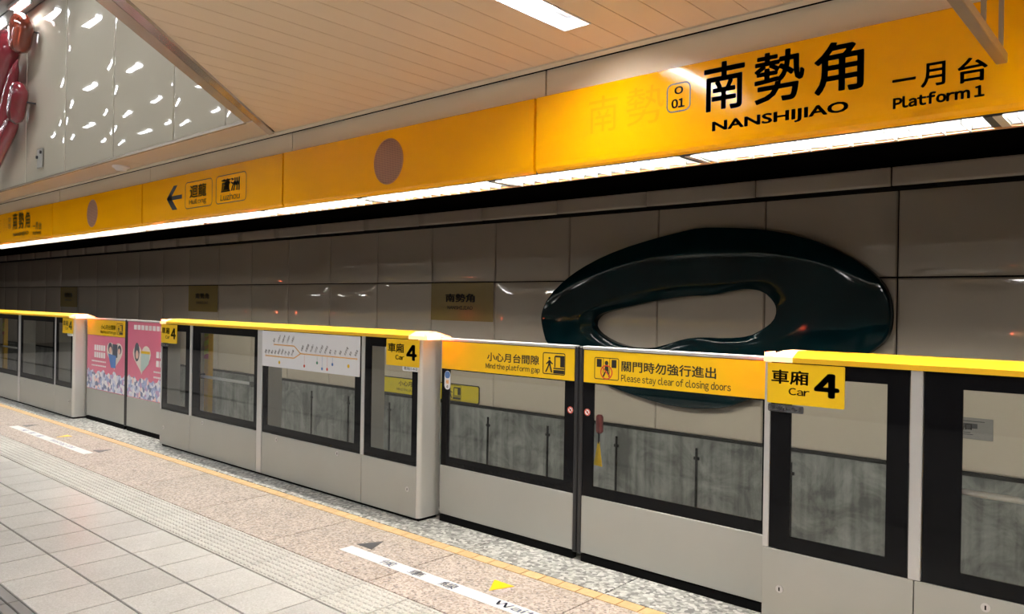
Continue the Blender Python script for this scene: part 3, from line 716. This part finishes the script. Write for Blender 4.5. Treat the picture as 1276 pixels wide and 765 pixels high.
# ---------------------------------------------------------------- platform gates: fixed blocks
PERIOD = 6.666; BLX = -8.23
cap_prof = [(-.012, 1.298), (.235, 1.298), (.235, 1.318), (.175, 1.352), (.055, 1.352), (-.012, 1.322)]
def framed_pane(name, x0, x1, z0, z1, cl, cr_, cb, ct, y, parent, th=.012):
    """frit frame and clear pane as one glazed unit"""
    cx0, cx1, cz0, cz1 = x0+cl, x1-cr_, z0+cb, z1-ct
    f = obj('black_border', boxes((x0, cx0, y, y+th, z0, z1), (cx1, x1, y, y+th, z0, z1), (cx0, cx1, y, y+th, z0, cz0), (cx0, cx1, y, y+th, cz1, z1)), blk, parent)
    obj('glass_pane', B(cx0, cx1, y+.001, y+.005, cz0, cz1), clear, f)
    return f
def block(x):
    t = empty('platform_gate_housing', (x, 0, 0)); L = 4.125
    bays = [(.03, .65, .10, .09), (.71, 1.95, .145, .06), (2.04, 3.456, .07, .08), (3.502, 4.112, .068, .066)]
    for (a, b_, cl, cr_) in bays:
        framed_pane('bay', a, b_, .392, 1.298, cl, cr_, .068, .07, .006, t)
    edges = [.0, .68, 1.95, 2.04, 3.478, 4.112]
    for a, b_ in ((.0, .68), (.68, 1.95), (1.95, 2.04), (2.04, 3.478), (3.478, 4.112)):
        if b_-a < .1: continue
        obj('kick_panel', B(a+.002, b_-.002, 0, .012, .022, .388, bev=.0015), steel_panel, t)
    obj('post', B(1.953, 2.037, -.002, .20, .022, 1.298, bev=.003), alu, t)
    obj('post', B(.655, .705, .001, .20, .389, 1.298, bev=.003), alu, t)
    obj('post', B(3.458, 3.500, .001, .20, .389, 1.298, bev=.003), alu, t)
    obj('post', B(.0, .03, .0, .20, .389, 1.298, bev=.003), alu, t)
    # rounded end pier
    r = .035; pr = [(4.113, .0)]+[(4.135-r*0+.0-(r-r*math.sin(a)), r-r*math.cos(a)) for a in [math.pi/2*i/6 for i in range(7)]]
    pr = [(4.090, .20), (4.090, .013), (4.113, .013), (4.113, 0)] + [(4.103+r*math.sin(math.pi/2*i/6), r-r*math.cos(math.pi/2*i/6)) for i in range(1, 7)] + [(4.138, .20)]
    obj('end_pier', prism(pr, 'Z', .022, 1.298), steel, t)
    obj('end_pier', B(.0, .02, .013, .20, .022, .388), steel, t)
    obj('inner_beam', boxes((.03, 4.09, .10, .19, .022, .37)), rubber, t)
    obj('base', boxes((.02, 4.12, .02, .19, 0, .022)), void, t)
    obj('back_rail', B(.03, 4.09, .16, .20, 1.26, 1.298), rubber, t)
    # cap with warning lamps at both ends
    obj('cap', prism(cap_prof, 'X', .14, 4.02), capyel, t)
    def lampcap(xa, xb, tip):
        bm = bmesh.new()
        A = [bm.verts.new((xa, p[0], p[1])) for p in cap_prof]
        s = 1 if xb > xa else -1
        Bv = [bm.verts.new((xb-(s*tip if p[1] > 1.34 else 0), p[0] if p[1] < 1.34 else p[0], p[1])) for p in cap_prof]
        bm.faces.new(A); bm.faces.new(Bv)
        for i in range(6): bm.faces.new((A[i], A[(i+1) % 6], Bv[(i+1) % 6], Bv[i]))
        bmesh.ops.recalc_face_normals(bm, faces=bm.faces[:]); return bm
    l1 = obj('warning_lamp', lampcap(.14, -.002, .07), lamp_core, t); l1['label'] = 'glowing orange warning lamp at the cap end'
    l2 = obj('warning_lamp', lampcap(4.02, 4.203, .10), lamp_core, t); l2['label'] = 'glowing orange warning lamp at the cap end'
    obj('lamp_lens', B(4.203, 4.206, .005, .128, 1.300, 1.342), lamp_red, l2)
    obj('lamp_lens', B(-.005, -.002, .005, .128, 1.300, 1.342), lamp_red, l1)
    # interior: handle bar, pillar
    for xk, zk in ((2.288, .351), (3.172, .355), (4.02, .216), (.09, .20), (.95, .345)):
        k = obj('keyhole', cyl(bmesh.new(), (xk, 0, zk), (xk, -.004, zk), .018, 14), alu, t); obj('key_slot', B(xk-.003, xk+.003, -.0055, -.004, zk-.009, zk+.009), void, k)
    return t
def sign_icon_note(): pass
blockB = block(BLX); tag(blockB, 'complete grey gate housing with yellow cap in mid picture, route map on it', 'platform gate', 'fixed gate housings of the platform edge')
blockA = copy_tree(blockB); blockA.location.x = BLX-PERIOD; tag(blockA, 'farthest grey gate housing with yellow cap, at the left frame edge', 'platform gate', 'fixed gate housings of the platform edge')
blockC = copy_tree(blockB); blockC.location.x = BLX+PERIOD; tag(blockC, 'nearest grey gate housing with yellow cap, at the right frame edge', 'platform gate', 'fixed gate housings of the platform edge')
def cabinet_inside(t):
    # things seen through the glass of the emergency door bay: warning pillar and push bar
    p = obj('warning_pillar', B(.66, .79, .13, .18, .40, 1.27), amber, t); p['label'] = 'amber and lime striped post inside the housing'
    for i in range(3): obj('stripe', prism([(.66, 1.21-.09*i), (.79, 1.25-.09*i), (.79, 1.20-.09*i), (.66, 1.16-.09*i)], 'Y', .126, .13), lime, p)
    obj('stripe', B(.66, .79, .126, .13, .96, 1.01), red_ink, p)
    b_ = obj('push_bar', cyl(bmesh.new(), (.72, .09, .785), (1.74, .09, .785), .014, 10), alu, t); b_['label'] = 'silver push bar behind the glass'
    obj('bar_bracket', boxes((.70, .73, .05, .13, .76, .81), (1.73, 1.76, .05, .13, .76, .81)), rubber, b_)
    obj('inner_post', B(1.78, 1.80, .12, .18, .40, 1.27), rubber, t)
for t in (blockB, blockC, blockA): cabinet_inside(t)
def car_sign(t, x0, x1, right):
    s = plate('car_number_sign', x0, x1, 1.098, 1.293, -.013 if 0 else -.001, yellow, t, r=.006, t=.004); s['label'] = 'yellow car number sign'
    y = -.0062
    w_ = x1-x0
    text('車廂', x0+w_*.055, x0+w_*.55, 1.193, 1.262, y, ink, s, bold=.022); text('Car', x0+w_*.29, x0+w_*.565, 1.143, 1.178, y, ink, s, bold=.02); text('4', x0+w_*.62, x0+w_*.94, 1.143, 1.257, y, ink, s, bold=.05)
    if right:
        q = plate('boarding_plate', x1-.178, x1-.006, 1.066, 1.106, -.001, white_plate, t, r=.01, t=.003); text('進站1-4-3', x1-.165, x1-.018, 1.074, 1.098, y+.001, grey_plate, q, bold=.015)
    else:
        q = plate('boarding_plate', x0+.005, x0+.178, 1.057, 1.093, -.001, grey_plate, t, r=.006, t=.003); text('進站1-3-3', x0+.012, x0+.167, 1.064, 1.087, y+.001, white_ink, q, bold=.02)
for t in (blockA, blockB, blockC):
    car_sign(t, 3.765, 4.128, True)
    car_sign(t, .015, .38, False)

# route map on the middle housing
mp = plate('route_map', 2.045, 3.452, .982, 1.293, -.003, white_plate, blockB, r=.01, t=.006); mp['label'] = 'white route map board with an orange line diagram'
ym = -.0095
def U(u): return 2.045+u*1.407
def V(v): return 1.293-v*.311
def seg(bm, a, b_, wd):
    ax, az, bx, bz = U(a[0]), V(a[1]), U(b_[0]), V(b_[1]); dx, dz = bx-ax, bz-az; l = math.hypot(dx, dz); nx, nz = -dz/l*wd, dx/l*wd
    quad(bm, [(ax+nx, az+nz), (bx+nx, bz+nz), (bx-nx, bz-nz), (ax-nx, az-nz)], ym)
bm = bmesh.new()
for a, b_ in (((.14, .37), (.36, .37)), ((.36, .37), (.43, .56)), ((.04, .70), (.36, .70)), ((.36, .70), (.43, .56)), ((.43, .56), (.98, .56))): seg(bm, a, b_, .0042)
obj('route_line', bm, orange_ink, mp)
bm = bmesh.new(); bw = bmesh.new()
names_top = ['蘆洲', '三民高中', '徐匯中學', '三和國中', '三重國小']; names_left = ['迴龍', '丹鳳', '輔大', '新莊', '頭前庄', '先嗇宮', '三重', '菜寮', '台北橋']
names_r = ['大橋頭', '民權西路', '中山國小', '行天宮', '松江南京', '忠孝新生', '東門', '古亭', '頂溪', '永安市場', '景安', '南勢角']
def station(u, v, nm):
    disc(U(u), V(v), .0085, ym-.0003, bm, 10); disc(U(u), V(v), .0045, ym-.0006, bw, 8)
    me = text_mesh(nm, .01); k_ = .026; a = math.radians(58); ca, sa = math.cos(a), math.sin(a)
    for p in me.vertices:
        x_, z_ = p.co.x*k_*.72, p.co.y*k_; p.co = (U(u)-.004+x_*ca-z_*sa, ym-.0003, V(v)+.016+x_*sa+z_*ca)
    me.materials.clear(); me.materials.append(ink); obj('station_name', me, ink, mp)
for i, n_ in enumerate(names_top): station(.14+.05*i, .37, n_)
for i, n_ in enumerate(names_left): station(.045+.037*i, .70, n_)
for i, n_ in enumerate(names_r): station(.445+.0475*i, .56, n_)
obj('station_dot', bm, orange_ink, mp); obj('station_dot_centre', bw, white_ink, mp)
bm = bmesh.new(); bl = bmesh.new(); gl = bmesh.new()
for u, v, tgt in ((.47, .88, bm), (.60, .76, gl), (.65, .90, bl), (.70, .90, bm), (.75, .76, bl)):
    disc(U(u), V(v), .013, ym-.0003, tgt, 12); seg(tgt, (u, .58), (u, v), .0013)
obj('transfer_mark', bm, red_ink, mp); obj('transfer_mark', bl, blue_print, mp); obj('transfer_mark', gl, mat('green_print', (.02, .22, .12), rough=.4), mp)
bm = bmesh.new()
for u, v in ((.90, .76), (.20, .86)): disc(U(u), V(v), .015, ym-.0003, bm, 12)
obj('end_mark', bm, yellow, mp)

# ---------------------------------------------------------------- sliding gates
YD = .145
def leaf(x0, x1, side, poster=False):
    """side 'L' = left leaf (seal at x1), 'R' = right leaf (seal at x0); local origin at x0"""
    t = empty('sliding_gate', (x0, YD, 0)); L = x1-x0
    a, b_ = (0, L-.03) if side == 'L' else (.03, L)
    if not poster:
        cl, cr_ = (.075, .078) if side == 'L' else (.078, .06)
        framed_pane('glazing', a, b_, .402, 1.09, cl, cr_, .066, .004, 0, t)
    else:
        obj('backing_panel', B(a, b_, .003, .014, .402, 1.09), pink, t)
    obj('kick_panel', B(a, b_, -.004, .04, .055, .400, bev=.002), steel_panel, t)
    obj('top_rail', B(a, b_, -.012, .045, 1.292, 1.312, bev=.003), alu, t)
    obj('upper_backing', B(a, b_, .0, .03, 1.09, 1.292), rubber, t)
    obj('rear_frame', boxes((a, b_, .02, .04, .40, .44), (a, a+.05, .014, .04, .44, 1.09), (b_-.05, b_, .014, .04, .44, 1.09)), rubber, t)
    s = (L-.029, L-.001) if side == 'L' else (.001, .029)
    obj('rubber_seal', B(s[0], s[1], -.010, .045, .045, 1.308, bev=.006), rubber, t)
    obj('foot_gap_shade', B(a, b_, .0, .04, .0, .045), void, t)  # black strip stands in for the shadow in the gap under the leaf
    return t
def round_sticker(t, cx_, cz_):
    s = obj('round_sticker', disc(cx_, cz_, .022, -.0012, n=20), white_ink, t); s['label'] = 'round red and white prohibition sticker'
    bm = bmesh.new(); n = 20
    A = [[bm.verts.new((cx_+r_*math.cos(2*math.pi*k/n), -.0018, cz_+r_*math.sin(2*math.pi*k/n))) for k in range(n)] for r_ in (.022, .016)]
    for k in range(n): bm.faces.new((A[0][k], A[0][(k+1) % n], A[1][(k+1) % n], A[1][k]))
    quad(bm, [(cx_-.014, cz_+.010), (cx_-.010, cz_+.014), (cx_+.014, cz_-.010), (cx_+.010, cz_-.014)], -.0018)
    obj('red_ring', bm, red_ink, s); obj('mark', disc(cx_, cz_, .007, -.0015), ink, s)
def gap_label(t, L, off):
    s = plate('yellow_label', .003, L-.034, 1.093, 1.288, -.0005, yellow, t, r=.003, t=.003); s['label'] = 'yellow mind the gap label across the gate top'
    y = -.0045
    text('小心月台間隙', .447, .905, 1.172, 1.232, y, ink, s, bold=.02); text('Mind the platform gap', .435, .912, 1.112, 1.160, y, ink, s, bold=.015)
    gap_icon(.935, 1.115, 1.12, 1.258, y, s)
def closing_label(t, L):
    s = plate('yellow_label', .034, L-.003, 1.093, 1.288, -.0005, yellow, t, r=.003, t=.003); s['label'] = 'yellow closing doors warning label across the gate top'
    y = -.0045; o_ = 2.77
    x0, x1, z0, z1 = .112, .288, 1.118, 1.250; P = lambda u, v: (x0+u*(x1-x0), z0+v*(z1-z0))
    bm = rring(x0, x1, z0, z1, .012, .005, y)
    for q in (((.10, .92), (.30, .92), (.30, .56), (.10, .56)), ((.70, .92), (.90, .92), (.90, .56), (.70, .56)), ((.36, .97), (.38, .97), (.38, .30), (.36, .30)), ((.62, .97), (.64, .97), (.64, .30), (.62, .30)), ((.44, .68), (.56, .68), (.60, .40), (.42, .40)), ((.44, .40), (.50, .40), (.40, .12), (.33, .12)), ((.52, .40), (.58, .40), (.66, .14), (.59, .12))):
        quad(bm, [P(*p) for p in q], y)
    disc(*P(.5, .76), .013, y, bm); obj('pictogram', bm, ink, s)
    bm = bmesh.new(); n = 24; c_ = P(.5, .34)
    A = [[bm.verts.new((c_[0]+r_*math.cos(2*math.pi*k/n), y-.0005, c_[1]+r_*math.sin(2*math.pi*k/n))) for k in range(n)] for r_ in (.044, .036)]
    for k in range(n): bm.faces.new((A[0][k], A[0][(k+1) % n], A[1][(k+1) % n], A[1][k]))
    quad(bm, [(c_[0]-.030, c_[1]+.024), (c_[0]-.024, c_[1]+.030), (c_[0]+.030, c_[1]-.024), (c_[0]+.024, c_[1]-.030)], y-.0005)
    obj('red_ring', bm, red_ink, s)
    text('關門時勿強行進出', -2.465+o_, -1.865+o_, 1.175, 1.238, y, ink, s, bold=.02); text('Please stay clear of closing doors', -2.466+o_, -1.78+o_, 1.105, 1.16, y, ink, s, bold=.015)
g1 = leaf(-4.022, -2.802, 'L'); tag(g1, 'left leaf of the near gate pair, yellow mind-the-gap label on top', 'platform gate', 'sliding gate leaves'); gap_label(g1, 1.22, 0)
g2 = leaf(-2.798, -1.572, 'R'); tag(g2, 'right leaf of the near gate pair, yellow closing-doors label on top', 'platform gate', 'sliding gate leaves')
closing_label(g2, 1.228)
# move label text origin: local x = world x + 2.798
round_sticker(g1, 1.158, .911); round_sticker(g2, .063, .911)
ds = obj('door_sticker', prism(rrect(.030, .090, .945, 1.078, .0295, 6), 'Y', -.002, -.0005), white_plate, g1); ds['label'] = 'pill-shaped white, blue and orange sticker'
obj('blue_top', prism([p for p in rrect(.033, .087, 1.025, 1.075, .024, 6)], 'Y', -.0026, -.002), blue_print, ds); text('梯', .045, .075, .985, 1.015, -.003, orange_ink, ds, bold=.03); text('4', .05, .07, .955, .977, -.003, ink, ds, bold=.02)
lv = empty('release_lever', (.108, .045, .73)); lv.parent = g2; lv['label'] = 'dark red release lever with yellow strap'
obj('grip', B(-.022, .022, 0, .04, .05, .165, bev=.012), red_pl, lv); obj('strap', prism([(-.006, .0), (-.034, -.145), (.028, -.148), (.006, .0)][::-1], 'Y', .012, .016), yellow, lv); obj('pin', cyl(bmesh.new(), (0, .015, -.01), (0, .015, .055), .006, 8), rubber, lv)

p1 = leaf(-4.022-PERIOD, -2.802-PERIOD, 'L', True); tag(p1, 'left leaf of the far gate pair, pink poster under a yellow label', 'platform gate', 'sliding gate leaves'); gap_label(p1, 1.22, 0)
p2 = leaf(-2.798-PERIOD, -1.572-PERIOD, 'R', True); tag(p2, 'right leaf of the far gate pair, all pink poster', 'platform gate', 'sliding gate leaves')
def heart(cx_, cz_, sx, sz, y, bm=None):
    pts = []
    for k in range(32):
        a = -2*math.pi*k/32; pts.append((cx_+sx*(16*math.sin(a)**3)/17, cz_+sz*(13*math.cos(a)-5*math.cos(2*a)-2*math.cos(3*a)-math.cos(4*a))/17))
    bm = bm or bmesh.new(); quad(bm, pts, y); return bm
def lines(bm, x0, x1, zs, h, y, n=8):
    for z in zs:
        for k in range(n):
            a = x0+(x1-x0)*k/n; box(bm, a, a+(x1-x0)/n*.78, y-.0004, y, z, z+h)
    return bm
def poster(t, left):
    a, b_ = (.0, 1.198) if left else (.03, 1.228); top = 1.09 if left else 1.290
    s = obj('poster', B(a+.002, b_-.002, -.001, .003 if left else .0, .405, top), pink, t); s['label'] = 'pink poster film covering the gate'
    y = -.0016
    # crowd print with a wavy top
    pts = [(b_-.002, .41), (a+.002, .41)]; 
    for k in range(25): pts.append((a+.002+(b_-a-.004)*k/24, .635+.022*math.sin(k*1.9)+.018*math.sin(k*.8)))
    cr2 = bmesh.new(); quad(cr2, pts, y); obj('crowd_print', cr2, crowd, s)
    hx = .87 if left else .42; hz = .88
    obj('heart', heart(hx, hz, .255, .20, y), heart_w, s)
    bm = bmesh.new()
    if left:
        disc(hx-.13, hz+.07, .065, y-.0006, bm); disc(hx+.15, hz+.06, .055, y-.0006, bm); quad(bm, [(hx-.06, hz+.12), (hx+.09, hz+.12), (hx+.09, hz-.04), (hx-.06, hz-.04)], y-.0006)
        obj('dark_print', bm, dark_print, s)
        bm = bmesh.new(); quad(bm, [(hx-.19, hz+.0), (hx+.05, hz-.02), (hx+.04, hz-.17), (hx-.10, hz-.17)], y-.0009); obj('blue_print', bm, blue_print, s)
        bm = bmesh.new(); disc(hx-.12, hz+.045, .04, y-.0012, bm); obj('skin_print', bm, skin_print, s); obj('skin_print', disc(hx+.14, hz+.04, .035, y-.0012), skin_print, s)
        obj('white_caption', lines(lines(bmesh.new(), .24, .60, (.90, .81), .07, y, 5), .16, .62, (.755, .70), .018, y, 12), white_ink, s)['kind'] = 'stuff'
    else:
        disc(hx-.13, hz+.06, .07, y-.0006, bm, 16, .11); obj('dark_print', bm, dark_print, s)
        bm = bmesh.new(); disc(hx-.125, hz+.03, .04, y-.0012, bm, 14, .05); obj('skin_print', bm, skin_print, s)
        bm = bmesh.new(); quad(bm, [(hx-.02, hz+.05), (hx+.21, hz+.05), (hx+.19, hz-.06), (hx+.05, hz-.15), (hx-.02, hz-.15)], y-.0006); obj('mint_print', bm, mint_print, s)
        bm = bmesh.new(); quad(bm, [(hx-.02, hz+.08), (hx+.22, hz+.08), (hx+.22, hz+.05), (hx-.02, hz+.05)], y-.0009); obj('yellow_print', bm, yellow, s)
        obj('white_caption', lines(lines(lines(bmesh.new(), .80, 1.15, (.90, .80), .07, y, 4), .74, 1.18, (.73, .67), .02, y, 12), .20, 1.10, (1.20,), .055, y, 9), white_ink, s)['kind'] = 'stuff'
poster(p1, True); poster(p2, False)
# one more gate bay beyond the left frame edge, so the row goes on
blockD = copy_tree(blockA); blockD.location.x = BLX-2*PERIOD; tag(blockD, 'grey gate housing beyond the left frame edge', 'platform gate', 'fixed gate housings of the platform edge')
for src, lb in ((g1, 'left gate leaf beyond the left frame edge'), (g2, 'right gate leaf beyond the left frame edge')):
    c = copy_tree(src); c.location.x -= 2*PERIOD; tag(c, lb, 'platform gate', 'sliding gate leaves')
